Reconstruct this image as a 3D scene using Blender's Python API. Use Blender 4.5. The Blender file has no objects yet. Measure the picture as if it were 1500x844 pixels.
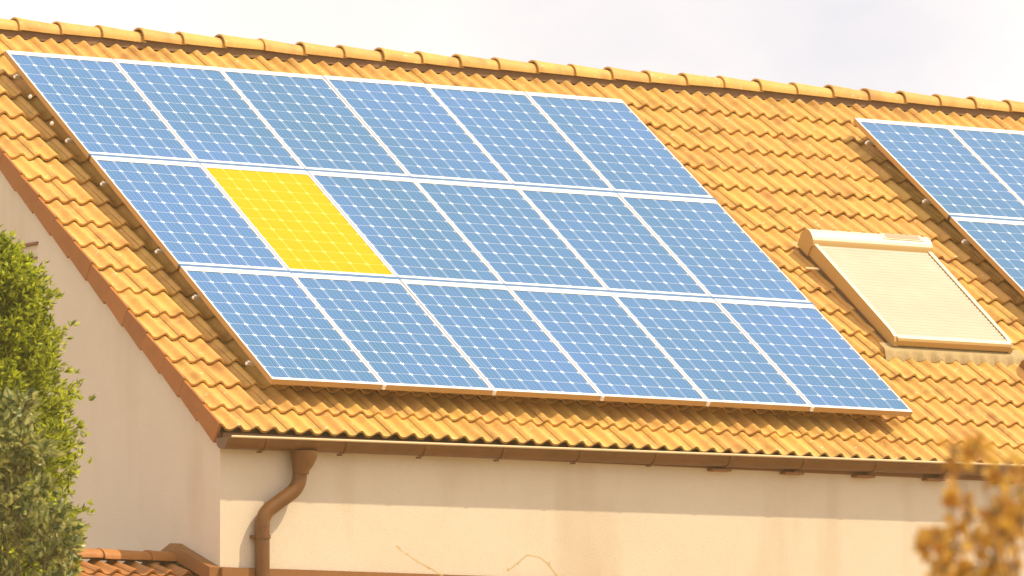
import bpy, bmesh, math, random
from mathutils import Vector, Matrix, Euler
random.seed(7)
S = bpy.context.scene
COL = S.collection
PI = math.pi

# ------------------------------------------------------------------ camera
CAM = Vector((-27.75706, -44.96604, -4.449585))
YAW, PIT, ROLL, FPX = 0.587345, 0.0969075, -0.0032137, 10271.89
d_ = Vector((math.sin(YAW)*math.cos(PIT), math.cos(YAW)*math.cos(PIT), math.sin(PIT)))
r_ = Vector((math.cos(YAW), -math.sin(YAW), 0)); u_ = r_.cross(d_)
r2 = r_*math.cos(ROLL)+u_*math.sin(ROLL); u2 = -r_*math.sin(ROLL)+u_*math.cos(ROLL)
cd = bpy.data.cameras.new('camera'); cam = bpy.data.objects.new('camera', cd); COL.objects.link(cam)
cam.matrix_world = Matrix(((r2.x, u2.x, -d_.x, CAM.x), (r2.y, u2.y, -d_.y, CAM.y), (r2.z, u2.z, -d_.z, CAM.z), (0, 0, 0, 1)))
cd.sensor_width = 36; cd.lens = FPX/1500*36; cd.clip_start = .5; cd.clip_end = 3000
cd.dof.use_dof = True; cd.dof.focus_distance = 54.5; cd.dof.aperture_fstop = 6.5
S.camera = cam

# ------------------------------------------------------------------ world and sun
LIGHT = Vector((-.52, .46, -1)).normalized()          # the way the sunlight travels
SUN_STRENGTH = 4.9
w = bpy.data.worlds.new('World'); S.world = w; w.use_nodes = True
nt = w.node_tree; nt.nodes.clear()
N = nt.nodes.new
sky = N('ShaderNodeTexSky'); sky.sky_type = 'NISHITA'; sky.sun_disc = False
sd = -LIGHT
sky.sun_elevation = math.asin(sd.z); sky.sun_rotation = math.atan2(sd.x, sd.y)
tc = N('ShaderNodeTexCoord'); mp = N('ShaderNodeMapping'); mp.inputs['Scale'].default_value = (1, 1, 1.6)
n1 = N('ShaderNodeTexNoise'); n1.inputs['Scale'].default_value = 5.5; n1.inputs['Detail'].default_value = 7; n1.inputs['Roughness'].default_value = .52
n2 = N('ShaderNodeTexNoise'); n2.inputs['Scale'].default_value = 14; n2.inputs['Detail'].default_value = 6
cr = N('ShaderNodeValToRGB'); cr.color_ramp.elements[0].position = .36; cr.color_ramp.elements[1].position = .56
cr2 = N('ShaderNodeValToRGB'); cr2.color_ramp.elements[0].position = .3; cr2.color_ramp.elements[0].color = (11.0, 10.4, 10.0, 1)
cr2.color_ramp.elements[1].position = .62; cr2.color_ramp.elements[1].color = (12.6, 11.9, 11.2, 1)
veil = N('ShaderNodeMix'); veil.data_type = 'RGBA'; veil.inputs[0].default_value = .80; veil.inputs[7].default_value = (9.7, 9.4, 10.2, 1)
mx = N('ShaderNodeMix'); mx.data_type = 'RGBA'
bg = N('ShaderNodeBackground'); bg.inputs[1].default_value = .1
out = N('ShaderNodeOutputWorld')
L = nt.links.new
L(tc.outputs['Generated'], mp.inputs[0]); L(mp.outputs[0], n1.inputs[0]); L(mp.outputs[0], n2.inputs[0])
L(n1.outputs[0], cr.inputs[0]); L(n2.outputs[0], cr2.inputs[0])
L(sky.outputs[0], veil.inputs[6])
L(cr.outputs[0], mx.inputs[0]); L(veil.outputs[2], mx.inputs[6]); L(cr2.outputs[0], mx.inputs[7])
L(mx.outputs[2], bg.inputs[0]); L(bg.outputs[0], out.inputs[0])
sl = bpy.data.lights.new('sun', 'SUN'); sun = bpy.data.objects.new('sun', sl); COL.objects.link(sun)
sl.energy = SUN_STRENGTH; sl.angle = math.radians(.7); sl.color = (1, .84, .56)
sun.location = (10, -20, 30); sun.rotation_euler = LIGHT.to_track_quat('-Z', 'Y').to_euler()
S.view_settings.view_transform = 'Standard'; S.view_settings.look = 'None'
S.view_settings.exposure = 0.0; S.view_settings.gamma = 1
S.render.engine = 'CYCLES'

# ------------------------------------------------------------------ roof frame
P = 0.6247585
CP, SP = math.cos(P), math.sin(P)
def R(u, v, h=0): return Vector((u, v*CP-h*SP, v*SP+h*CP))
ROT = Matrix(((1, 0, 0, 0), (0, CP, -SP, 0), (0, SP, CP, 0), (0, 0, 0, 1)))
def RM(u, v, h=0): return Matrix.Translation(R(u, v, h)) @ ROT
def pix(p):
    q = p-CAM; z = q.dot(d_); return (750+FPX*q.dot(r2)/z, 422-FPX*q.dot(u2)/z, z)
def ray(px, py, dist):
    v = d_*FPX+r2*(px-750)-u2*(py-422); return CAM+v*(dist/v.dot(d_))

# ------------------------------------------------------------------ materials
def mat(name, col, rough=.7, metal=0, spec=.5, coat=0, noise=None, bump=0, bscale=40, rnd=0, hue=0):
    """noise = (scale, colour2, low, high)"""
    m = bpy.data.materials.new(name); m.use_nodes = True
    t = m.node_tree; b = t.nodes['Principled BSDF']; l = t.links.new
    b.inputs['Base Color'].default_value = (*col, 1); b.inputs['Roughness'].default_value = rough
    b.inputs['Metallic'].default_value = metal; b.inputs['Specular IOR Level'].default_value = spec
    b.inputs['Coat Weight'].default_value = coat; b.inputs['Coat Roughness'].default_value = .08
    g = t.nodes.new('ShaderNodeNewGeometry')
    src = None
    if noise:
        n = t.nodes.new('ShaderNodeTexNoise'); n.inputs['Scale'].default_value = noise[0]; n.inputs['Detail'].default_value = 6; n.inputs['Roughness'].default_value = .65
        l(g.outputs['Position'], n.inputs[0])
        r = t.nodes.new('ShaderNodeValToRGB'); r.color_ramp.elements[0].position = noise[2]; r.color_ramp.elements[1].position = noise[3]
        r.color_ramp.elements[0].color = (*col, 1); r.color_ramp.elements[1].color = (*noise[1], 1)
        l(n.outputs[0], r.inputs[0]); src = r.outputs[0]
    if rnd:
        oi = t.nodes.new('ShaderNodeObjectInfo'); ad = t.nodes.new('ShaderNodeMath'); ad.operation = 'ADD'
        fr = t.nodes.new('ShaderNodeMath'); fr.operation = 'FRACT'
        l(oi.outputs['Random'], ad.inputs[0]); l(g.outputs['Random Per Island'], ad.inputs[1]); l(ad.outputs[0], fr.inputs[0])
        h = t.nodes.new('ShaderNodeHueSaturation')
        mr = t.nodes.new('ShaderNodeMapRange'); mr.inputs[3].default_value = 1-rnd; mr.inputs[4].default_value = 1+rnd
        l(fr.outputs[0], mr.inputs[0]); l(mr.outputs[0], h.inputs['Value'])
        if hue:
            mh = t.nodes.new('ShaderNodeMapRange'); mh.inputs[3].default_value = .5-hue; mh.inputs[4].default_value = .5+hue
            f2 = t.nodes.new('ShaderNodeMath'); f2.operation = 'MULTIPLY'; f2.inputs[1].default_value = 7.31
            f3 = t.nodes.new('ShaderNodeMath'); f3.operation = 'FRACT'
            l(fr.outputs[0], f2.inputs[0]); l(f2.outputs[0], f3.inputs[0]); l(f3.outputs[0], mh.inputs[0]); l(mh.outputs[0], h.inputs['Hue'])
        if src: l(src, h.inputs['Color'])
        else: h.inputs['Color'].default_value = (*col, 1)
        src = h.outputs[0]
    if src: l(src, b.inputs['Base Color'])
    if bump:
        n = t.nodes.new('ShaderNodeTexNoise'); n.inputs['Scale'].default_value = bscale; n.inputs['Detail'].default_value = 5
        l(g.outputs['Position'], n.inputs[0])
        bp = t.nodes.new('ShaderNodeBump'); bp.inputs['Strength'].default_value = bump; bp.inputs['Distance'].default_value = .01
        l(n.outputs[0], bp.inputs['Height']); l(bp.outputs[0], b.inputs['Normal'])
    m['b'] = 1
    return m
def overlay(m, scale, col, lo, hi, fac=1, detail=3, warp=None):
    """patches of another colour (lichen, dirt) over a material's base colour"""
    t = m.node_tree; l = t.links.new; b = t.nodes['Principled BSDF']; s = b.inputs['Base Color']
    g = t.nodes.new('ShaderNodeNewGeometry'); n = t.nodes.new('ShaderNodeTexNoise'); n.inputs['Scale'].default_value = scale; n.inputs['Detail'].default_value = detail
    if warp:
        mp = t.nodes.new('ShaderNodeMapping'); mp.inputs['Scale'].default_value = warp; l(g.outputs['Position'], mp.inputs[0]); l(mp.outputs[0], n.inputs[0])
    else: l(g.outputs['Position'], n.inputs[0])
    r = t.nodes.new('ShaderNodeValToRGB'); r.color_ramp.elements[0].position = lo; r.color_ramp.elements[1].position = hi
    r.color_ramp.elements[1].color = (fac, fac, fac, 1)
    x = t.nodes.new('ShaderNodeMix'); x.data_type = 'RGBA'; x.inputs[7].default_value = (*col, 1)
    l(n.outputs[0], r.inputs[0]); l(r.outputs[0], x.inputs[0])
    if s.is_linked: l(s.links[0].from_socket, x.inputs[6])
    else: x.inputs[6].default_value = s.default_value
    l(x.outputs[2], s)

M = {}
M['tile'] = mat('clay_tile', (.60, .325, .072), .58, spec=.4, noise=(9, (.68, .385, .095), .35, .7), bump=.35, bscale=70, rnd=.07, hue=.006)
overlay(M['tile'], 26, (.78, .64, .42), .66, .73, .8)
overlay(M['tile'], 5, (.34, .145, .032), .52, .76, .7)
M['flank'] = mat('clay_tile_edge_shaded', (.34, .115, .018), .7, noise=(9, (.39, .14, .024), .35, .7), bump=.3, bscale=60, rnd=.08)  # unlit outer side of the verge painted as a deeper clay colour
M['wall'] = mat('render_cream', (.74, .63, .495), .9, spec=.2, noise=(1.3, (.70, .59, .455), .35, .7), bump=.5, bscale=160)
overlay(M['wall'], 2.2, (.52, .38, .24), .54, .80, .5, 6, (1, 1, .22))
overlay(M['wall'], 60, (.50, .40, .28), .70, .76, .6)
M['gutter'] = mat('copper_brown', (.145, .058, .011), .42, metal=.2, noise=(5, (.20, .082, .018), .3, .7))
M['lip'] = mat('pale_gutter_bead', (.74, .56, .33), .35, metal=.3)  # bead paler than the gutter
M['ledge'] = mat('brown_board', (.28, .115, .024), .6, noise=(6, (.24, .095, .02), .3, .7))
M['wood'] = mat('dark_brown_wood', (.25, .11, .045), .7)
M['deck'] = mat('roof_underlay', (.22, .12, .06), .9)
M['alu'] = mat('white_aluminium', (.88, .87, .86), .35, metal=.15, rnd=.02)
M['rail'] = mat('raw_aluminium', (.62, .56, .48), .4, metal=.5)
M['cap'] = mat('rail_cap_white', (.9, .88, .84), .4)
M['sheet'] = mat('white_backsheet', (.66, .74, .90), .25, coat=.4)
M['sheet_y'] = mat('pale_yellow_backsheet', (.95, .74, .12), .3, coat=.3)
M['seam_reflect'] = mat('blue_reflection_seam', (.055, .17, .38), .6)  # blue paints in the reflection on the frame edge in the row gap
M['seam_reflect2'] = mat('pale_grey_seam', (.30, .32, .46), .6)
def cellmat(name, c1, c2, line, gl=.25):
    m = mat(name, c1, .42, coat=gl, spec=gl)
    t = m.node_tree; l = t.links.new; b = t.nodes['Principled BSDF']
    tc = t.nodes.new('ShaderNodeTexCoord'); sx = t.nodes.new('ShaderNodeSeparateXYZ'); l(tc.outputs['Object'], sx.inputs[0])
    # three bus bars per cell, along the slope
    a = t.nodes.new('ShaderNodeMath'); a.operation = 'MULTIPLY'; a.inputs[1].default_value = 1/.039
    f = t.nodes.new('ShaderNodeMath'); f.operation = 'FRACT'
    s = t.nodes.new('ShaderNodeMath'); s.operation = 'SUBTRACT'; s.inputs[1].default_value = .5
    ab = t.nodes.new('ShaderNodeMath'); ab.operation = 'ABSOLUTE'
    lt = t.nodes.new('ShaderNodeMath'); lt.operation = 'LESS_THAN'; lt.inputs[1].default_value = .05
    l(sx.outputs[0], a.inputs[0]); l(a.outputs[0], f.inputs[0]); l(f.outputs[0], s.inputs[0]); l(s.outputs[0], ab.inputs[0]); l(ab.outputs[0], lt.inputs[0])
    g = t.nodes.new('ShaderNodeNewGeometry')
    n = t.nodes.new('ShaderNodeTexNoise'); n.inputs['Scale'].default_value = .55; n.inputs['Detail'].default_value = 4; l(g.outputs['Position'], n.inputs[0])
    oi = t.nodes.new('ShaderNodeObjectInfo')
    ad = t.nodes.new('ShaderNodeMath'); ad.operation = 'MULTIPLY_ADD'; ad.inputs[1].default_value = .10; l(oi.outputs['Random'], ad.inputs[0]); l(n.outputs[0], ad.inputs[2])
    r = t.nodes.new('ShaderNodeValToRGB'); r.color_ramp.elements[0].position = .38; r.color_ramp.elements[1].position = .72
    r.color_ramp.elements[0].color = (*c1, 1); r.color_ramp.elements[1].color = (*c2, 1); l(ad.outputs[0], r.inputs[0])
    x = t.nodes.new('ShaderNodeMix'); x.data_type = 'RGBA'; x.inputs[7].default_value = (*line, 1)
    mu = t.nodes.new('ShaderNodeMath'); mu.operation = 'MULTIPLY'; mu.inputs[1].default_value = .8; l(lt.outputs[0], mu.inputs[0])
    l(mu.outputs[0], x.inputs[0]); l(r.outputs[0], x.inputs[6]); l(x.outputs[2], b.inputs['Base Color'])
    return m
M['cell'] = cellmat('blue_silicon', (.036, .148, .315), (.050, .163, .41), (.20, .36, .64))
M['cell_y'] = cellmat('yellow_silicon', (.60, .345, .0004), (.63, .37, .0005), (.64, .42, .01), .06)
M['shutter'] = mat('cream_shutter', (.49, .445, .355), .6, noise=(3, (.44, .39, .30), .3, .7))
M['shutframe'] = mat('cream_metal', (.74, .66, .50), .45, metal=.1)
M['lead'] = mat('lead_flashing', (.44, .32, .15), .75, noise=(20, (.36, .25, .11), .35, .65))
M['pv'] = mat('small_solar_strip', (.45, .30, .18), .3, coat=.5)
M['ground'] = mat('warm_bounce_ground', (.38, .29, .16), .95, noise=(.8, (.33, .25, .14), .3, .7))  # unseen ground, coloured warm so its bounce tints walls and shadows
M['glass'] = mat('window_glass', (.05, .06, .07), .05, spec=.8)
M['bark'] = mat('bark', (.16, .10, .06), .9, noise=(20, (.24, .16, .10), .3, .7), bump=.6)
M['twig'] = mat('pale_twig', (.62, .45, .20), .8)
def leafmat(name, c1, c2, tr=.35, rough=.55):
    m = bpy.data.materials.new(name); m.use_nodes = True; t = m.node_tree; l = t.links.new
    b = t.nodes['Principled BSDF']; o = t.nodes['Material Output']
    g = t.nodes.new('ShaderNodeNewGeometry'); r = t.nodes.new('ShaderNodeValToRGB')
    r.color_ramp.elements[0].color = (*c1, 1); r.color_ramp.elements[1].color = (*c2, 1)
    l(g.outputs['Random Per Island'], r.inputs[0]); l(r.outputs[0], b.inputs['Base Color']); b.inputs['Roughness'].default_value = rough
    tr_ = t.nodes.new('ShaderNodeBsdfTranslucent'); l(r.outputs[0], tr_.inputs[0])
    x = t.nodes.new('ShaderNodeMixShader'); x.inputs[0].default_value = tr
    l(b.outputs[0], x.inputs[1]); l(tr_.outputs[0], x.inputs[2]); l(x.outputs[0], o.inputs[0])
    return m
M['needle'] = leafmat('conifer_green', (.045, .08, .005), (.74, .78, .05), .5)
M['broad'] = leafmat('shrub_green', (.045, .085, .015), (.56, .54, .17), .35, .4)
M['flare_leaf'] = leafmat('flare_tinted_leaf', (.44, .18, .03), (.82, .54, .09), .5)  # warm glow of the lens flare put into an orange leaf colour
M['rust'] = leafmat('orange_leaf', (.45, .14, .03), (.60, .26, .05), .3)

# ------------------------------------------------------------------ object helpers
W = {}
def mesh(name, verts, faces, m, smooth=False):
    me = bpy.data.meshes.new(name); me.from_pydata([tuple(v) for v in verts], [], faces)
    ms = m if isinstance(m, list) else [m]
    for k in ms: me.materials.append(k)
    if smooth: me.polygons.foreach_set('use_smooth', [True]*len(me.polygons))
    me.update(); return me
def put(name, me, parent=None, world=None):
    o = bpy.data.objects.new(name, me); COL.objects.link(o)
    world = world or Matrix.Identity(4)
    W[o] = world
    if parent: o.parent = parent; o.matrix_basis = W[parent].inverted() @ world
    else: o.matrix_basis = world
    return o
def thing(name, label, cat, world, group=None):
    o = put(name, None, None, world if isinstance(world, Matrix) else Matrix.Translation(world))
    o.empty_display_size = .2
    o['label'] = label; o['category'] = cat
    if group: o['group'] = group
    return o
class MB:
    def __init__(s): s.v = []; s.f = []; s.mi = []
    def add(s, vs, fs, mi=0):
        n = len(s.v); s.v += [Vector(v) for v in vs]; s.f += [tuple(i+n for i in f) for f in fs]; s.mi += [mi]*len(fs); return s
    def box(s, a, b, T=None, mi=0):
        (x0, y0, z0), (x1, y1, z1) = a, b
        vs = [Vector(q) for q in ((x0, y0, z0), (x1, y0, z0), (x1, y1, z0), (x0, y1, z0), (x0, y0, z1), (x1, y0, z1), (x1, y1, z1), (x0, y1, z1))]
        if T: vs = [T(v) if callable(T) else T @ v for v in vs]
        return s.add(vs, [(0, 3, 2, 1), (4, 5, 6, 7), (0, 1, 5, 4), (1, 2, 6, 5), (2, 3, 7, 6), (3, 0, 4, 7)], mi)
    def prism(s, poly, x0, x1, T=None, mi=0):
        """poly = (y, z) outline, extruded along x"""
        n = len(poly); vs = [Vector((x0, y, z)) for y, z in poly]+[Vector((x1, y, z)) for y, z in poly]
        if T: vs = [T(v) if callable(T) else T @ v for v in vs]
        return s.add(vs, [tuple(range(n))[::-1], tuple(range(n, 2*n))]+[(i, (i+1) % n, (i+1) % n+n, i+n) for i in range(n)], mi)
    def tube(s, pts, rad, seg=12, cap=True, mi=0):
        pts = [Vector(p) for p in pts]; rad = rad if isinstance(rad, (list, tuple)) else [rad]*len(pts)
        vs = []; up = None
        for i, p in enumerate(pts):
            t = (pts[min(i+1, len(pts)-1)]-pts[max(i-1, 0)]).normalized()
            a = t.orthogonal().normalized() if up is None else (up-t*up.dot(t)).normalized()
            up = a; b = t.cross(a)
            vs += [p+(a*math.cos(2*PI*k/seg)+b*math.sin(2*PI*k/seg))*rad[i] for k in range(seg)]
        fs = [(i*seg+k, i*seg+(k+1) % seg, (i+1)*seg+(k+1) % seg, (i+1)*seg+k) for i in range(len(pts)-1) for k in range(seg)]
        if cap: fs += [tuple(range(seg))[::-1], tuple(range((len(pts)-1)*seg, len(pts)*seg))]
        return s.add(vs, fs, mi)
    def mesh(s, name, m, smooth=False):
        me = mesh(name, s.v, s.f, m, smooth)
        if len(me.materials) > 1: me.polygons.foreach_set('material_index', s.mi)
        return me
def sharp(me, ang=35):
    me.polygons.foreach_set('use_smooth', [True]*len(me.polygons))
    try: me.set_sharp_from_angle(angle=math.radians(ang))
    except Exception: pass
    return me
def bevel(me, w=.004, seg=2):
    bm = bmesh.new(); bm.from_mesh(me); bmesh.ops.recalc_face_normals(bm, faces=bm.faces)
    bmesh.ops.bevel(bm, geom=bm.edges[:], offset=w, segments=seg, affect='EDGES', clamp_overlap=True); bm.to_mesh(me); bm.free(); return me

# ------------------------------------------------------------------ setting: unseen ground
GZ = -6.0
g = put('ground', mesh('ground', [(-900, -900, GZ), (900, -900, GZ), (900, 900, GZ), (-900, 900, GZ)], [(0, 1, 2, 3)], M['ground']))
g['kind'] = 'structure'

# ------------------------------------------------------------------ the house
UL, UR = -.60, 15.2            # verges
VE, VR = -.432, 5.80           # eave, ridge
COURSE, V0 = .342, -.13
HT = -.155                     # crest height of the tiles below the panels' face
YW, XG, XG2 = -.175, -.568, 15.1    # front wall, gable walls
apex = R(0, VR, HT-.09); YA, ZA = apex.y, apex.z
YB = 2*YA-YW                   # back wall
house = thing('house', 'cream rendered house under a pitched orange clay tile roof carrying solar panels', 'house', Vector((7, YA, GZ)))
def wallmesh(poly, x0, x1): return MB().prism(poly, x0, x1).mesh('wall', M['wall'])
zt = lambda y: (y-R(0, 0, HT-.10).y)*SP/CP+R(0, 0, HT-.10).z
gz = lambda y: min(zt(y), zt(2*YA-y))-.015
# gable wall with a window opening
wy0, wy1, wz0, wz1 = 2.58, 3.75, .05, 1.235
mb = MB()
mb.prism([(YW, GZ), (wy0, GZ), (wy0, gz(wy0)), (YW, gz(YW))], XG, XG+.3)
mb.prism([(wy0, GZ), (wy1, GZ), (wy1, wz0), (wy0, wz0)], XG, XG+.3)
mb.prism([(wy0, wz1), (wy1, wz1), (wy1, gz(wy1)), (wy0, gz(wy0))], XG, XG+.3)
mb.prism([(wy1, GZ), (YB, GZ), (YB, gz(YB)), (YA, gz(YA)), (wy1, gz(wy1))], XG, XG+.3)
put('wall', mb.mesh('wall', M['wall']), house)
put('wall', wallmesh([(YW, GZ), (YB, GZ), (YB, gz(YB)), (YA, gz(YA)), (YW, gz(YW))], XG2-.3, XG2), house)
put('wall', MB().box((XG+.3, YW, GZ), (XG2-.3, YW+.3, gz(YW)-.01)).mesh('wall', M['wall']), house)
put('wall', MB().box((XG+.3, YB-.3, GZ), (XG2-.3, YB, gz(YB)-.01)).mesh('wall', M['wall']), house)
# window in the gable with its shutter box
wb = MB().box((XG+.1, wy0, wz0), (XG+.14, wy1, wz1-.13))
win = put('window', MB().box((XG+.12, wy0+.04, wz0+.04), (XG+.13, wy1-.04, wz1-.15)).mesh('window', M['glass']), house)
win['label'] = 'gable window half hidden by the tree'
fr = MB()
for a, b in (((wy0, wz0), (wy0+.06, wz1-.11)), ((wy1-.06, wz0), (wy1, wz1-.11)), ((wy0+.06, wz0), (wy1-.06, wz0+.06)), ((wy0+.06, wz1-.17), (wy1-.06, wz1-.11)), (((wy0+wy1)/2-.03, wz0+.06), ((wy0+wy1)/2+.03, wz1-.17))):
    fr.box((XG+.09, a[0], a[1]), (XG+.15, b[0], b[1]))
put('frame', fr.mesh('frame', M['alu']), win)
put('shutter_box', MB().box((XG+.012, wy0, wz1-.11), (XG+.14, wy1, wz1-.018)).mesh('shutter_box', M['wall']), win)
put('lintel', MB().box((XG-.014, wy0-.01, wz1-.016), (XG+.012, wy1+.01, wz1+.004)).mesh('lintel', M['wood']), win)
put('guide_strip', MB().box((XG-.004, wy0, wz1-.125), (XG+.012, wy1, wz1-.112)).mesh('guide_strip', M['wood']), win)
put('sill', bevel(MB().box((XG-.05, wy0-.04, wz0-.05), (XG+.1, wy1+.04, wz0)).mesh('sill', M['ledge'])), win)

# roof deck (both slopes) as the part that carries the tiles
HD = HT-.10
def back(v): return Vector((v.x, 2*YA-v.y, v.z))
mb = MB()
f = [R(UL+.02, VE+.03, HD), R(UR-.02, VE+.03, HD), R(UR-.02, VR, HD), R(UL+.02, VR, HD)]
t = [p-Vector((0, 0, .05)) for p in f]
mb.add(f+t, [(0, 1, 2, 3), (7, 6, 5, 4), (0, 4, 5, 1), (0, 3, 7, 4), (1, 5, 6, 2)])
fb = [back(p) for p in f]; tb = [back(p) for p in t]
mb.add(fb+tb, [(3, 2, 1, 0), (4, 5, 6, 7), (1, 5, 4, 0), (4, 7, 3, 0), (2, 6, 5, 1)])
roof = put('roof', mb.mesh('roof', M['deck']), house)

WAVE = .155
def prof(s):
    c = .5+.5*math.cos(2*PI*s/WAVE)
    return -.042+.042*c**1.55
def tile_data(s0, s1, n, length, flank=False, wob=0):
    """one pantile: origin at its crest on the lower edge, x along the ridge, y up the slope, z off the roof"""
    th, drop = .023, .034
    ss = [s0+(s1-s0)*i/n for i in range(n+1)]
    v, f = [], []
    rows = [(.0, -.004), (.012, 0), (length, -drop*length/COURSE)]
    tw = random.uniform(-wob, wob)
    for y, z in rows:
        for s in ss: v.append((s, y+tw*(s-s0)*(1 if y < .1 else 0), prof(s)+z))
    for j in range(2):
        for i in range(n):
            a = j*(n+1)+i; f.append((a, a+1, a+n+2, a+n+1))
    b = len(v)
    for s in ss: v.append((s, tw*(s-s0)+.001, prof(s)-th))
    for s in ss: v.append((s, tw*(s-s0), prof(s)-.004))
    for i in range(n): f.append((b+i, b+i+1, b+n+1+i+1, b+n+1+i))
    # left edge drops to the neighbour's interlock, sharp
    b = len(v); z0 = prof(s0)
    v += [(s0, 0, z0-.004), (s0, length, z0-drop*length/COURSE), (s0-.002, length, z0-.02-drop*length/COURSE), (s0-.002, 0, z0-.02)]
    f.append((b, b+1, b+2, b+3))
    nf = len(f)
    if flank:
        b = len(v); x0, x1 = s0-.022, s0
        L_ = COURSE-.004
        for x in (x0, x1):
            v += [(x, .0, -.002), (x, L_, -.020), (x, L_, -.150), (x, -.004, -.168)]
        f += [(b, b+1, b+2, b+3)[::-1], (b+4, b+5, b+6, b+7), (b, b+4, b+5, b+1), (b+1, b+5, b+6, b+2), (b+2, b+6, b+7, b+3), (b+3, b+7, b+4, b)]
    return v, f, nf, n
def tile_mesh(name, *a, **k):
    v, f, nf, n = tile_data(*a, **k)
    me = mesh(name, v, f, [M['tile'], M['flank']] if k.get('flank') else M['tile'])
    for i, p in enumerate(me.polygons):
        p.use_smooth = i < 2*n
        if i >= nf: p.material_index = 1
    # light chamfer row keeps the nose round
    return me
TW = 2*WAVE
S0 = -.036
variants = [tile_mesh('roof_tile', S0, S0+TW-.003, 20, .372, wob=.02) for _ in range(6)]
short = tile_mesh('roof_tile', S0, S0+TW-.003, 20, .33)
verge_m = [tile_mesh('verge_tile', 0, S0+TW-.003, 18, .372, flank=True) for _ in range(3)]
rows = [(VE, True)]+[(V0+COURSE*k, False) for k in range(0, 17)]
def hidden(u, v):
    for a, b, c, e in ((.22, 6.06+.10, .29, 5.1+.12), (8.52+.22, 8.52+2.02+.1, 1.7+.29, 5.1+.12)):
        if u-.05 > a and u+.34 < b+.15 and v > c and v+.34 < e+.15: return True
    return False
SKYL = (6.62, 7.95, 1.30, 2.80)      # roof window: no tiles inside it
cand, rest = [], []
for ri, (v, eave) in enumerate(rows):
    for k in range(int((UR-UL)/TW)+1):
        u = UL+k*TW
        if u+.25 > UR: continue
        if u > SKYL[0]+.02 and u+TW < SKYL[1] and v > SKYL[2] and v+COURSE < SKYL[3]: continue
        p = R(u+.15, v+.15, HT); x, y, z = pix(p)
        jit = Matrix.Rotation(random.gauss(0, .0035), 4, 'Z') @ Matrix.Rotation(random.gauss(0, .006), 4, 'X')
        Wd = RM(u, v, HT+random.uniform(-.0025, .0015)) @ jit
        verge = k == 0
        inview = -25 < x < 1525 and -25 < y < 870 and not hidden(u, v)
        (cand if inview else rest).append((z, verge, Wd, ri))
cand.sort(key=lambda q: (not q[1], q[0]))
nv = 0
vt = [c for c in cand if c[1]]; ot = [c for c in cand if not c[1]]
for i, (z, _, Wd, ri) in enumerate(vt):
    put('verge_tile', verge_m[i % 3], roof, Wd)
for i, (z, _, Wd, ri) in enumerate(ot[:300]):
    put('roof_tile', variants[random.randrange(6)], roof, Wd)
def joined(lst, name, parent, datas):
    V, F, sm, mi = [], [], [], []
    for j, Wd in enumerate(lst):
        me = datas[j % len(datas)]; n = len(V)
        V += [Wd @ q.co for q in me.vertices]
        for q in me.polygons: F.append(tuple(i+n for i in q.vertices)); sm.append(q.use_smooth); mi.append(q.material_index)
    me = mesh(name, V, F, [M['tile'], M['flank']]); me.polygons.foreach_set('use_smooth', sm); me.polygons.foreach_set('material_index', mi)
    o = put(name, me, parent); o['kind'] = 'stuff'; return o
joined([c[2] for c in ot[300:]]+[c[2] for c in rest if not c[1]], 'roof_tiles', roof, variants)
if [c for c in rest if c[1]]: joined([c[2] for c in rest if c[1]], 'verge_tiles', roof, verge_m)
# back slope, seen by nobody here: plain courses in one mesh
MBk = []
for v, e in rows[::1]:
    for k in range(int((UR-UL)/TW)):
        Wd = Matrix.Translation((UL+UR, 2*YA, 0)) @ Matrix.Rotation(PI, 4, 'Z') @ RM(UL+k*TW+.05, v, HT)
        MBk.append(Wd)
joined(MBk, 'back_slope_tiles', roof, [variants[0]])

# ridge tiles: tapered half rounds, the wide end to the left
def ridge_mesh(L_=.425, ra=.120, rb=.098, seg=12):
    v, f = [], []
    prof_ = [(0, ra), (.03, ra*1.005), (.05, ra*.965), (L_, rb)]
    for x, r in prof_:
        for k in range(seg+1):
            a = PI*(-.02+1.04*k/seg); v.append((x, -math.cos(a)*r*1.0, math.sin(a)*r*.92))
    for j in range(len(prof_)-1):
        for k in range(seg): a = j*(seg+1)+k; f.append((a, a+1, a+seg+2, a+seg+1)[::-1])
    n = len(v)
    for k in range(seg+1):
        a = PI*(-.02+1.04*k/seg); v.append((0, -math.cos(a)*(ra-.016), math.sin(a)*(ra-.016)*.92))
    for k in range(seg): f.append((k, n+k, n+k+1, k+1)[::-1])
    return sharp(mesh('ridge_tile', v, f, M['tile']), 50)
rm = ridge_mesh()
RZ = R(0, 5.80, HT-.03)
u = .49-.395*3
k = 0
while u < UR-.2:
    if u+.39 > UL:
        Wd = Matrix.Translation((u, YA, ZA+.045+random.uniform(-.004, .004))) @ Matrix.Rotation(random.gauss(0, .006), 4, 'Z') @ Matrix.Rotation(.022+random.gauss(0, .008), 4, 'Y')
        put('ridge_tile', rm, roof, Wd)
    u += .395+random.uniform(-.004, .004)
# mortar under the ridge tiles
put('ridge_mortar', MB().prism([(YA-.085, ZA-.03), (YA+.085, ZA-.03), (YA+.07, ZA+.09), (YA-.07, ZA+.09)], UL+.02, UR-.02).mesh('ridge_mortar', M['deck']), roof)

# fascia and rafter ends
put('fascia', MB().box((XG+.01, -.203, -.545), (XG2, YW-.002, -.44)).mesh('fascia', M['wood']), house)
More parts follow.
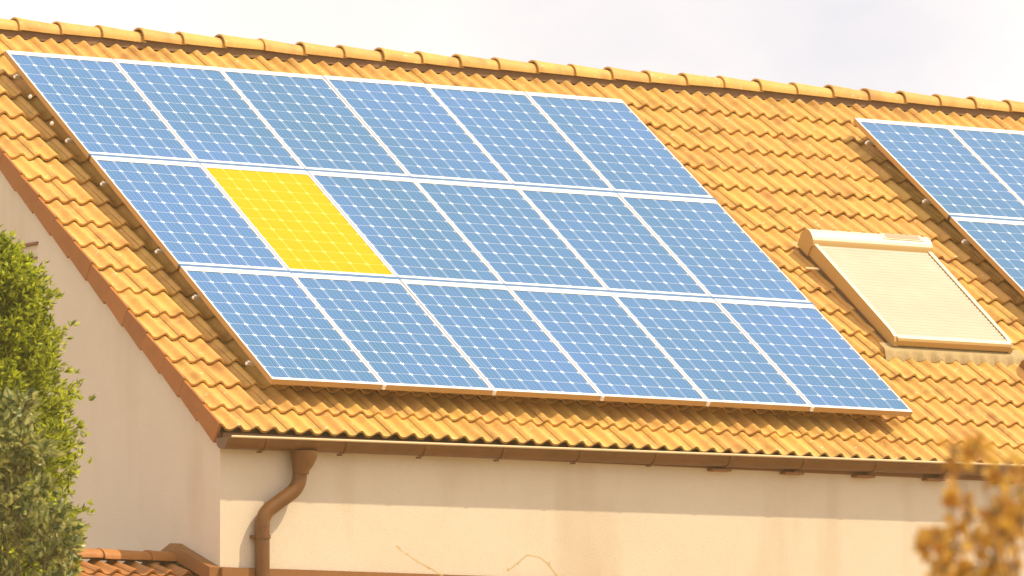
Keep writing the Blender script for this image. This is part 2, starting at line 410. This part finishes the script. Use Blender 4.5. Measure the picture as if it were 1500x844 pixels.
# gutter: half round, falling slightly towards the downpipe
def gz_(x): return -.487+.0078*(x+.6)
GY, GR = -.290, .085
v, f = [], []
seg = 14
xs = [-.62+i*(15.9/24) for i in range(25)]
for x in xs:
    for r in (GR, GR-.006):
        for k in range(seg+1):
            a = PI+PI*k/seg; v.append((x, GY+math.cos(a)*r, gz_(x)+math.sin(a)*r))
st = 2*(seg+1)
for j in range(len(xs)-1):
    for k in range(seg):
        a = j*st+k; f.append((a, a+1, a+st+1, a+st)); a += seg+1; f.append((a, a+st, a+st+1, a+1))
me = sharp(mesh('gutter', v, f, M['gutter']), 50)
gut = put('gutter', me, house)
v = [(-.62, GY+math.cos(PI+PI*k/seg)*(GR+.001), gz_(-.62)+math.sin(PI+PI*k/seg)*(GR+.001)) for k in range(seg+1)]
put('end_cap', mesh('end_cap', v+[(q[0]-.004, q[1], q[2]) for q in v], [tuple(range(seg+1)), tuple(range(seg+1, 2*seg+2))[::-1]]+[(i, i+seg+1, i+seg+2, i+1) for i in range(seg)], M['gutter']), gut)
put('bead', sharp(MB().tube([(x, GY-GR-.004, gz_(x)+.004) for x in (-.59, 15.25)], .0095, 10).mesh('bead', M['lip'])), gut)
for i in range(22):
    x = -.27+i*.71
    mb = MB(); pts = [(GY+math.cos(PI+PI*k/10)*(GR+.004), gz_(x)+math.sin(PI+PI*k/10)*(GR+.004)) for k in range(11)]
    o2 = [(GY+math.cos(PI+PI*k/10)*(GR+.0065), gz_(x)+math.sin(PI+PI*k/10)*(GR+.0065)) for k in range(11)]
    mb.prism(pts+o2[::-1], x-.014, x+.014)
    mb.box((x-.018, GY+.03, gz_(x)-GR-.018), (x+.018, GY+.05, gz_(x)-GR-.006))
    put('bracket', mb.mesh('bracket', M['gutter']), gut)
# rafter ends that show below the gutter
for i in range(22):
    x = 3.98+.70*i-.70*2
    if x < 3.5: continue
    if x > 15: break
    put('rafter_end', bevel(MB().box((x-.09, YW-.09, -.568), (x+.09, YW-.001, -.548)).mesh('rafter_end', M['ledge']), .004, 1), house)

# downpipe
def arc(pts, r=.09, n=7):
    pts = [Vector(p) for p in pts]; o = [pts[0]]
    for a, b, c in zip(pts, pts[1:], pts[2:]):
        p = b+(a-b).normalized()*r; q = b+(c-b).normalized()*r
        for i in range(n+1):
            t = i/n; o.append(p*(1-t)**2+b*2*t*(1-t)+q*t*t)
    return o+[pts[-1]]
path = arc([(.075, -.285, -.60), (.068, -.27, -.835), (-.237, -.24, -1.045), (-.237, -.24, GZ)])
dp = put('downpipe', sharp(MB().tube(path, .056, 20).mesh('downpipe', M['gutter']), 50), house)
put('funnel', sharp(MB().tube([(.10, -.288, -.562), (.10, -.288, -.60), (.085, -.286, -.66), (.076, -.284, -.70), (.075, -.284, -.735)], [.105, .100, .082, .066, .062], 20).mesh('funnel', M['gutter']), 50), dp)
for z in (-1.20, -3.2, -5.0):
    mb = MB().tube([(-.237, -.24, z), (-.237, -.24, z-.028)], .063, 20)
    mb.box((-.31, -.245, z-.026), (-.165, -.178, z-.002))
    put('pipe_clip', mb.mesh('pipe_clip', M['gutter']), dp)
for z in (-1.09,):
    put('socket', sharp(MB().tube([(-.237, -.24, z), (-.237, -.24, z-.05)], .0585, 20).mesh('socket', M['gutter'])), dp)

# brown board along the front wall
put('ledge', bevel(MB().box((XG-.012, YW-.045, -1.80), (XG2, YW-.003, -1.450)).mesh('ledge', M['ledge']), .006, 2), house)

# ------------------------------------------------------------------ roof window with roller shutter (a part of the house)
def roofbox(mb, u0, u1, v0, v1, h0, h1): return mb.box((u0, v0, h0), (u1, v1, h1), lambda q: R(q.x, q.y, q.z))
U0, U1 = 6.70, 7.93
vb, vt_ = 1.31, 2.74
hb, ht_ = -.065, -.022      # shutter surface height at bottom and top
def sh(v): return hb+(ht_-hb)*(v-vb)/(vt_-vb)
rw = MB().prism([(vb+.03, HD+.01), (2.90, HD+.01), (2.90, -.08), (vt_, -.045), (vb+.03, hb-.025)], U0+.012, U1-.012, lambda q: R(q.x, q.y, q.z))
M['clad_shade'] = mat('tan_shade_cladding', (.50, .31, .11), .5)  # darker tan: shade of flanks and foot painted in; also the flashing colour
def shade_flanks(me):
    """cover cream; darker tan on flanks and foot paints in their shade"""
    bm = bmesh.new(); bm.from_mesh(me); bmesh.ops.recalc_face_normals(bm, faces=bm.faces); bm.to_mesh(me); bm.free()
    while len(me.materials) < 2: me.materials.append(M['clad_shade'])
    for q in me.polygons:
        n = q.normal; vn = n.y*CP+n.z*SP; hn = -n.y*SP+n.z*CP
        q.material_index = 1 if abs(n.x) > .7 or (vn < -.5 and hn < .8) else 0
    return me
rwin = put('roof_window', rw.mesh('roof_window', M['wood']), house)
rwin['label'] = 'roof window closed by a cream roller shutter'
# slats
ns = 30
for i in range(ns):
    a = vb+.05+(vt_-vb-.05)*i/ns; b = vb+.05+(vt_-vb-.05)*(i+1)/ns
    m2 = MB().prism([(a+.002, sh(a)-.012), (b, sh(b)-.012), (b, sh(b)-.007), ((a+b)/2, sh((a+b)/2)+.001), (a+.002, sh(a)-.007)], U0+.045, U1-.045, lambda q: R(q.x, q.y, q.z))
    put('shutter_slat', m2.mesh('shutter_slat', M['shutter']), rwin)
put('bottom_bar', shade_flanks(MB().prism([(vb-.005, sh(vb)-.07), (vb+.05, sh(vb)-.07), (vb+.05, sh(vb)+.002), (vb+.004, sh(vb)-.002), (vb-.01, sh(vb)-.02)], U0+.03, U1-.03, lambda q: R(q.x, q.y, q.z)).mesh('bottom_bar', M['shutframe'])), rwin)
for a in (U0, U1-.04):
    # side rail with a rounded foot
    pl = [(2.86, -.13), (2.86, ht_-.01), (2.74, ht_+.008), (vb+.10, sh(vb+.1)+.008), (vb+.03, sh(vb)-.002), (vb-.005, sh(vb)-.035), (vb-.012, sh(vb)-.075), (vb+.03, -.15)]
    put('side_rail', shade_flanks(MB().prism(pl, a, a+.04, lambda q: R(q.x, q.y, q.z)).mesh('side_rail', M['shutframe'])), rwin)
# barrel-fronted shutter box at the head
pl = [(2.925, -.14), (2.935, -.04), (2.925, .0), (2.90, .035), (2.865, .050), (2.825, .050), (2.785, .036), (2.755, .014), (2.735, -.012), (2.725, -.032), (2.75, -.05), (2.75, -.14)]
bx = sharp(shade_flanks(MB().prism(pl, U0-.012, U1+.012, lambda q: R(q.x, q.y, q.z)).mesh('shutter_box', [M['shutframe'], M['clad_shade']])), 28)
put('shutter_box', bx, rwin)
# little solar strip let into the box
n_ = Vector((0, .0, 0))
pl = [(2.80, .036), (2.872, .044), (2.872, .0575), (2.798, .050)]
pv = put('solar_strip', MB().prism(pl, 7.44, 7.86, lambda q: R(q.x, q.y, q.z)).mesh('solar_strip', M['shutframe']), rwin)
pl = [(2.762, .075), (2.818, .092), (2.816, .1015), (2.758, .0855)]
put('solar_cell', MB().prism([(2.81, .043), (2.863, .048), (2.863, .0605), (2.808, .0535)], 7.475, 7.83, lambda q: R(q.x, q.y, q.z)).mesh('solar_cell', M['pv']), rwin)
# little handle tube beside the box
put('cable_duct', sharp(MB().tube([R(U0-.17, 2.52, -.135), R(U0-.03, 2.52, -.135)], .012, 10).mesh('cable_duct', M['lip'])), rwin)
# pleated lead apron below and metal side flashing
v, f = [], []
nn = 60
for i in range(nn+1):
    u = U0-.10+(U1-U0+.22)*i/nn
    s = (u-UL) % WAVE
    ragged = .012*math.sin(i*2.1)+.01*math.sin(i*.9)
    for q, (vv, lift) in enumerate(((vb+.06, .012), (vb-.035, .014), (vb-.06, .008), (vb-.11-ragged, .005))):
        wv = prof(s)+HT-.034*((vv-V0) % COURSE)/COURSE
        h = HT+.004 if q < 2 else wv+lift
        if q == 2: h = (HT+wv)/2+lift
        v.append(R(u, vv, h))
for i in range(nn):
    for q in range(3): a = i*4+q; f.append((a, a+1, a+5, a+4)[::1])
put('lead_apron', sharp(mesh('lead_apron', v, f, M['lead']), 60), rwin)
for a, b in ((U0-.05, U0+.002), (U1-.002, U1+.05)):
    m2 = roofbox(MB(), a, b, vb-.02, 2.90, HT-.03, HT-.022)
    m2 = roofbox(m2, a if a < U0-.01 else b-.006, a+.006 if a < U0-.01 else b, vb-.02, 2.90, HT-.022, HT-.005)
    put('side_flashing', m2.mesh('side_flashing', M['clad_shade']), rwin)
put('head_flashing', roofbox(MB(), U0, U1, 2.95, 3.05, HT-.03, HT-.02).mesh('head_flashing', M['clad_shade']), rwin)

# vent hood beside the window, cut by the edge of the picture (a part of the house)
pl = [(.80, HT-.04), (1.16, HT-.04), (1.15, HT+.03), (1.07, HT+.10), (.95, HT+.125), (.84, HT+.10), (.79, HT+.04)]
vh = put('roof_vent', sharp(MB().prism(pl, 7.93, 8.20, lambda q: R(q.x, q.y, q.z)).mesh('roof_vent', M['ledge']), 30), house)
put('vent_mouth', bevel(MB().box((7.86, .74, HT-.02), (7.96, .83, HT+.055), lambda q: R(q.x, q.y, q.z)).mesh('vent_mouth', M['lead']), .012, 2), vh)

# ------------------------------------------------------------------ solar panels
PU, PV_ = 1.01, 1.70
PW, PL = .992, 1.663
FT = .046
cw, chh = .1602, .1575
def cell_mesh(m):
    a, b, c = (cw-.0066)/2, (chh-.0062)/2, .0165
    o = [(-a+c, -b), (a-c, -b), (a, -b+c), (a, b-c), (a-c, b), (-a+c, b), (-a, b-c), (-a, -b+c)]
    v = [(x, y, 0) for x, y in o]+[(x, y, -.0012) for x, y in o]
    return mesh('cell', v, [tuple(range(8))]+[(i, i+8, (i+1) % 8+8, (i+1) % 8) for i in range(8)], m)
CB, CY = cell_mesh(M['cell']), cell_mesh(M['cell_y'])
def ring(name, m):
    # frame ring: wide white band at the top edge
    mb = MB()
    x0, x1, y0, y1 = 0, PW, 0, PL
    lx, lb, lt = .0140, .030, .062
    for a, b in (((0, 0), (PW, lb)), ((0, PL-lt), (PW, PL)), ((0, lb), (lx, PL-lt)), ((PW-lx, lb), (PW, PL-lt))):
        mb.box((a[0], a[1], -FT), (b[0], b[1], 0))
    me = mb.mesh(name, m)
    return me
M['side'] = mat('frame_side_shade', (.50, .34, .17), .4, metal=.5)  # tan puts the sides' shade and tile reflection into the metal colour
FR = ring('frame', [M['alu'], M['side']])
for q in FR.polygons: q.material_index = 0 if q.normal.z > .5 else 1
SHEET = {c: MB().box((.0142, .0302, -.012), (PW-.0142, PL-.0622, -.0052)).mesh('backsheet', M[c]) for c in ('sheet', 'sheet_y')}
SEAMH = MB().box((0, -.0365, -.012), (PW+.018, -.0005, -.0015)).mesh('added_seam_strip', M['seam_reflect'])  # added strip between rows, carries the painted reflection
SEAMV = MB().box((PW+.0015, 0, -.010), (PW+.0165, PL, -.001)).mesh('added_seam_strip', M['seam_reflect2'])
CLAMP = MB().box((PW-.004, -.016, -.036), (PW+.022, .012, .004)).mesh('clamp', M['cap'])
ordn = ['first', 'second', 'third', 'fourth', 'fifth', 'sixth']
def panel(U, V, label, group, yellow=False, seamh=True, seamv=True, clamp=False):
    Wd = RM(U, V, 0)
    jw = Wd @ Matrix.Rotation(random.gauss(0, .0007), 4, 'X')
    t = thing('solar_panel', label, 'solar panel', jw, group)
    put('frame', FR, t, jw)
    put('backsheet', SHEET['sheet_y' if yellow else 'sheet'], t, jw)
    me = CY if yellow else CB
    for j in range(10):
        for i in range(6):
            put('cell', me, t, jw @ Matrix.Translation((PW/2+(i-2.5)*cw, .031+chh*(j+.5), -.0040)))
    if seamh: put('added_seam_strip', SEAMH, t, jw)
    if seamv: put('added_seam_strip', SEAMV, t, jw)
    if clamp: put('clamp', CLAMP, t, jw)
rown = {2: 'top', 1: 'middle', 0: 'bottom'}
for r in (2, 1, 0):
    for c in range(6):
        yel = r == 1 and c == 1
        if yel: lab = 'bright yellow solar panel with white frame among the blue ones on the tiled roof'
        elif c == 0: lab = f'blue solar panel at the left end of the large array\'s {rown[r]} row'
        elif c == 5: lab = f'blue solar panel at the right end of the {rown[r]} row of the large array'
        elif r == 1 and c == 2: lab = 'blue solar panel touching the right side of the yellow panel'
        elif c == 1: lab = f'blue solar panel directly {"above" if r == 2 else "below"} the yellow panel, in the {rown[r]} row'
        else: lab = f'blue solar panel, {ordn[c]} from the left in the large array\'s {rown[r]} row'
        panel(c*PU, r*PV_, lab, 'solar panels of the large array', yel, r > 0, c < 5, r == 0 and c < 5)
A2 = 8.52
for r in (2, 1):
    for c in (0, 1):
        lab = {(2, 0): 'blue solar panel at the top left corner of the small right hand array',
               (2, 1): 'blue solar panel cut by the picture edge, top row of the small right hand array',
               (1, 0): 'blue solar panel beside the roof window, left end of the small array\'s second row',
               (1, 1): 'blue solar panel right of the one beside the roof window, second row'}[(r, c)]
        panel(A2+c*PU, r*PV_, lab, 'solar panels of the small array right of the roof window', False, True, c == 0)
# mounting rails with end caps: one thing per rail
def rail(u0, u1, v, label):
    t = thing('mounting_rail', label, 'rail', RM(u0, v, -.07), 'mounting rails under the solar panels')
    put('bar', roofbox(MB(), u0, u1, v-.012, v+.012, -.080, -.0475).mesh('bar', M['rail']), t)
    me = bevel(roofbox(MB(), u0-.014, u0, v-.013, v+.013, -.082, -.056).mesh('end_cap', M['cap']), .006, 2)
    put('end_cap', me, t)
    n = int((u1-u0-.5)/1.2)+1
    for i in range(n):
        x = u0+.5+i*1.2
        put('roof_hook', roofbox(roofbox(MB(), x-.02, x+.02, v-.02, v-.013, HT-.03, -.05), x-.02, x+.02, v-.02, v+.16, HT-.035, HT-.028).mesh('roof_hook', M['rail']), t)
for v, nm in ((4.74, 'highest rail under the top row of the large array'), (3.71, 'lower rail under the top row of the large array'), (3.03, 'upper rail under the row holding the yellow panel'),
              (1.99, 'lower rail under the row holding the yellow panel'), (1.30, 'upper rail under the bottom row of the large array'), (.33, 'lowest rail under the bottom row near the eave')):
    rail(-.035, 6.06, v, 'thin aluminium '+nm)
for v, nm in ((4.74, 'highest rail under the top row of the small array'), (3.73, 'lower rail under the top row of the small array'), (3.05, 'rail under the second row of the small array')):
    rail(A2-.035, A2+2.02, v, 'thin aluminium '+nm)
for v, nm in ((4.42, 'upper'), (3.99, 'lower')):
    t = put('edge_clamp', bevel(roofbox(MB(), -.055, -.03, v-.014, v+.014, -.085, -.055).mesh('edge_clamp', M['cap']), .006, 2))
    t['label'] = f'small pale clamp at the left edge of the top left panel, {nm} of two'; t['category'] = 'clamp'; t['group'] = 'edge clamps of the top left panel'

# ------------------------------------------------------------------ low annex against the gable
AP = math.radians(20.5); AC, AS = math.cos(AP), math.sin(AP)
AY, AZ = .385, -1.345
annex = thing('annex', 'low annex with an orange tiled roof butting against the gable wall beside the shrub', 'annex', Vector((-2.1, AY, GZ)))
AX0, AX1 = -3.6, XG-.012
slope = 1.75
ye, ze = AY-slope*AC, AZ-slope*AS
poly = [(ye+.15, GZ), (2*AY-ye-.15, GZ), (2*AY-ye-.15, ze-.02), (AY, AZ-.10), (ye+.15, ze-.02)]
put('wall', MB().prism(poly, AX0+.1, AX1).mesh('wall', M['wall']), annex)
ar = put('roof', MB().prism([(ye, ze-.06), (AY, AZ-.06), (2*AY-ye, ze-.06), (2*AY-ye, ze-.10), (AY, AZ-.10), (ye, ze-.10)], AX0, AX1).mesh('roof', M['deck']), annex)
ROTA = Matrix(((1, 0, 0, 0), (0, AC, -AS, 0), (0, AS, AC, 0), (0, 0, 0, 1)))
def AM(x, s): return Matrix.Translation((x, AY-s*AC, AZ-s*AS)) @ ROTA
M['tile_shade'] = mat('shaded_clay_tile', (.34, .125, .022), .62, noise=(9, (.42, .17, .035), .35, .7), bump=.35, bscale=70, rnd=.07)  # roof clay with the annex's shade put into a darker, redder colour
def recol(me):
    me = me.copy(); me.materials[0] = M['tile_shade']; return me
var2 = [recol(q) for q in variants[:3]]; rm2 = recol(rm)
for j in range(5):
    s = .36+.342*j
    for k in range(9):
        put('roof_tile', var2[random.randrange(3)], ar, AM(AX1-TW*(k+1)+.03, s) @ Matrix.Translation((0, 0, .003)))
for k in range(7):
    put('ridge_tile', rm2, ar, Matrix.Translation((-.86-.415*k-.02, AY, AZ-.035)) @ Matrix.Rotation(random.gauss(0, .01), 4, 'Y') @ Matrix.Diagonal((1, .95, .72, 1)))
# flashing board that follows the annex slope up the gable and down again
pk = (.385, -1.243)
pl = [(pk[0], pk[1]), (-.19, -1.452), (-.19, -1.56), (pk[0], pk[1]-.11), (.95, -1.56), (.95, -1.452)]
put('flashing', MB().prism(pl, XG-.10, XG-.002).mesh('flashing', M['ledge']), annex)

# ------------------------------------------------------------------ vegetation
def leaf_cloud(pts, size, elong, fold=.25, petals=1):
    """pts: list of (position, direction, scale); returns verts, faces of pointed leaves"""
    V, F = [], []
    for p, dr, sc in pts:
        for _ in range(petals):
            dd = (dr+Vector((random.gauss(0, .45), random.gauss(0, .45), random.gauss(0, .45)))).normalized()
            sd_ = dd.cross(Vector((random.gauss(0, 1), random.gauss(0, 1), random.gauss(0, 1)))).normalized(); nn_ = dd.cross(sd_)
            l = size*sc*random.uniform(.7, 1.25); wd = l*elong
            q = p+dd*random.uniform(-.1, .1)*l
            n = len(V)
            V += [q, q+dd*l*.45+sd_*wd+nn_*wd*fold, q+dd*l, q+dd*l*.45-sd_*wd+nn_*wd*fold, ]
            F += [(n, n+1, n+2, n+3)]
    return V, F
# columnar conifer
D1 = 45.5
base = ray(-12, 844, D1); s1 = FPX/D1     # px per metre there
tree = thing('conifer', 'slender light green conifer standing against the gable wall at the left edge', 'tree', Vector((base.x, base.y, GZ)))
top = ray(-8, 352, D1); cx_, cy_ = base.x, base.y
H = top.z-GZ
def rad_at(z):                        # crown radius by height, from the photographed outline
    k = (top.z-z)
    return .04+.40*(1-math.exp(-k*4.5))+.09*min(k/1.4, 1)
trunk = put('trunk', sharp(MB().tube([(cx_+.02*math.sin(i), cy_, GZ+(H-.15)*i/8) for i in range(9)], [.075*(1-i/9)+.006 for i in range(9)], 10).mesh('trunk', M['bark'])), tree)
mb = MB(); pts = []
random.seed(11)
nb = 430
for i in range(nb):
    z = GZ+.5+(H-.5)*(i/nb)**.62
    a = i*2.39996+random.uniform(-.3, .3); rr = rad_at(z)*random.uniform(.72, 1.12)
    dirn = Vector((math.cos(a), math.sin(a), .55)).normalized()
    p0 = Vector((cx_, cy_, z-rr*.45)); p1 = p0+Vector((math.cos(a), math.sin(a), 0))*rr+Vector((0, 0, rr*.5))
    pm = (p0+p1)/2+Vector((0, 0, -.03))
    mb.tube([p0, pm, p1], [.008, .005, .002], 4, False)
    m_ = int(62 if z > -1.9 else 20)
    for j in range(m_):
        t = random.uniform(.25, 1.0)**.7
        q = p0*(1-t)**2+pm*2*t*(1-t)+p1*t*t
        sp = .075*(1.15-t*.6)
        q = q+Vector((random.gauss(0, sp), random.gauss(0, sp), random.gauss(0, sp*.7)))
        dr = (dirn+Vector((random.gauss(0, .6), random.gauss(0, .6), random.gauss(.1, .5)))).normalized()
        pts.append((q, dr, 1))
put('branches', mb.mesh('branches', M['bark']), tree)
V, F = leaf_cloud(pts, .052, .15, petals=5)
put('foliage', mesh('foliage', V, F, M['needle']), tree)

def shrub(name, label, cat, cen_px, D, blobs, leafm, lsize, elong, nper, seed, gz=GZ, droop=0, tk=1):
    """blobs: (px, py, radius in px) clumps of leaves, hung on stems that rise from the ground"""
    random.seed(seed); sc = D/FPX
    b0 = ray(cen_px, 844, D)
    t = thing(name, label, cat, Vector((b0.x, b0.y, gz)))
    mb = MB(); pts = []
    for px, py, rp in blobs:
        dd = D+random.uniform(-.25, .25); c = ray(px, py, dd); r = rp*sc
        st = Vector((b0.x+random.gauss(0, .08), b0.y+random.gauss(0, .08), gz))
        k = max(.0, c.z-gz)
        m1 = Vector((b0.x+(c.x-b0.x)*.35, b0.y+(c.y-b0.y)*.35, gz+k*.6))
        mb.tube([st, m1, (m1+c)/2+Vector((0, 0, .05)), c], [.02*tk, .009*tk, .005*tk, .003*tk], 5, False)
        for j in range(7):
            e = c+Vector((random.gauss(0, 1), random.gauss(0, 1), random.gauss(0, 1))).normalized()*r*random.uniform(.6, 1.1)
            mb.tube([c, (c+e)/2+Vector((0, 0, .01)), e], [.004, .003, .0015], 4, False)
            for q in range(nper):
                tt = random.uniform(.15, 1.05); p = c*(1-tt)+e*tt+Vector((random.gauss(0, 1), random.gauss(0, 1), random.gauss(0, 1)))*r*.22
                pts.append((p, ((e-c).normalized()+Vector((0, 0, .3-droop))).normalized(), 1))
    put('stems', mb.mesh('stems', M['bark']), t)
    V, F = leaf_cloud(pts, lsize, elong, .35)
    put('foliage', mesh('foliage', V, F, leafm), t)
    return t
random.seed(3)
bl = []
for _ in range(70):
    y = random.uniform(590, 900); xm = 55 if y < 700 else (70 if y < 760 else 92)
    bl.append((random.uniform(-70, xm), y, random.uniform(18, 34)))
bl += [(88, 742, 12), (98, 770, 14), (104, 800, 13), (60, 715, 14), (100, 835, 16), (30, 610, 22), (10, 640, 30)]
shrub('broadleaf_shrub', 'grey green broadleaf shrub growing in front of the conifer at the lower left corner', 'shrub', 15, 43.5, bl, M['broad'], .062, .26, 14, 5, tk=.35)
# tree, flare glow painted into its leaves, close to the camera and out of focus
random.seed(21)
bl = []
for x, y, r in ((1400, 662, 20), (1432, 655, 16), (1470, 690, 26), (1495, 720, 34), (1390, 738, 20), (1420, 752, 22), (1462, 748, 30), (1370, 797, 14), (1395, 800, 18), (1440, 795, 18), (1475, 790, 26), (1385, 832, 13), (1358, 800, 9), (1440, 838, 22), (1490, 835, 30), (1415, 842, 16), (1500, 770, 40), (1470, 880, 40), (1400, 885, 30), (1430, 870, 40), (1365, 870, 20), (1455, 820, 30), (1480, 755, 24), (1540, 720, 50), (1550, 800, 60), (1530, 880, 60)):
    bl.append((x, y, r))
shrub('flare_tinted_tree', 'blurred tree with flare-tinted orange leaves at the lower right corner, nearest the viewer', 'tree', 1600, 18, bl, M['flare_leaf'], .040, .34, 4, 8, tk=.6)
# two bare twig tips rising into view from saplings below
def sapling(label, pxs, D):
    pts = [ray(x, y, D) for x, y in pxs]
    b = Vector((pts[-1].x+.02, pts[-1].y, GZ))
    t = thing('sapling', label, 'sapling', b, 'saplings with bare tips in front of the wall')
    put('stem', MB().tube([b, (b+pts[-1])/2+Vector((.03, 0, 0))]+pts[::-1], [.012, .009]+[.0055-.0035*i/len(pts) for i in range(len(pts))], 6).mesh('stem', M['twig']), t)
    lf = []
    for i, p in enumerate(pts):
        for _ in range(2): lf.append((p+Vector((random.gauss(0, .004),)*3), Vector((random.gauss(0, 1), random.gauss(0, 1), .4)).normalized(), 1))
    for k in range(30): lf.append((pts[-1]+Vector((random.gauss(0, .05), random.gauss(0, .05), -.10+random.gauss(0, .04))), Vector((random.gauss(0, 1), random.gauss(0, 1), .5)).normalized(), 1.8))
    V, F = leaf_cloud(lf, .018, .3); put('bud_leaves', mesh('bud_leaves', V, F, M['flare_leaf']), t)
sapling('thin bare twig leaning left, its tip in front of the middle of the cream wall', [(583, 803), (597, 813), (612, 823), (630, 832), (647, 843), (655, 856)], 38)
sapling('thin arching twig with a few dry leaves, right of the straight bare twig', [(744, 836), (757, 826), (772, 813), (790, 816), (803, 826), (815, 842), (820, 858)], 38)

# ------------------------------------------------------------------ warm summer haze
hz = put('haze', MB().box((-80, -90, GZ-1), (80, 90, 4.6)).mesh('haze', bpy.data.materials.new('warm_haze')))
hz['kind'] = 'stuff'
hm = hz.data.materials[0]; hm.use_nodes = True; ht = hm.node_tree; ht.nodes.clear()
ho = ht.nodes.new('ShaderNodeOutputMaterial'); hv = ht.nodes.new('ShaderNodeVolumePrincipled')
hv.inputs['Color'].default_value = (1, .80, .42, 1); hv.inputs['Density'].default_value = .0009
hv.inputs['Anisotropy'].default_value = 0
ht.links.new(hv.outputs[0], ho.inputs['Volume'])
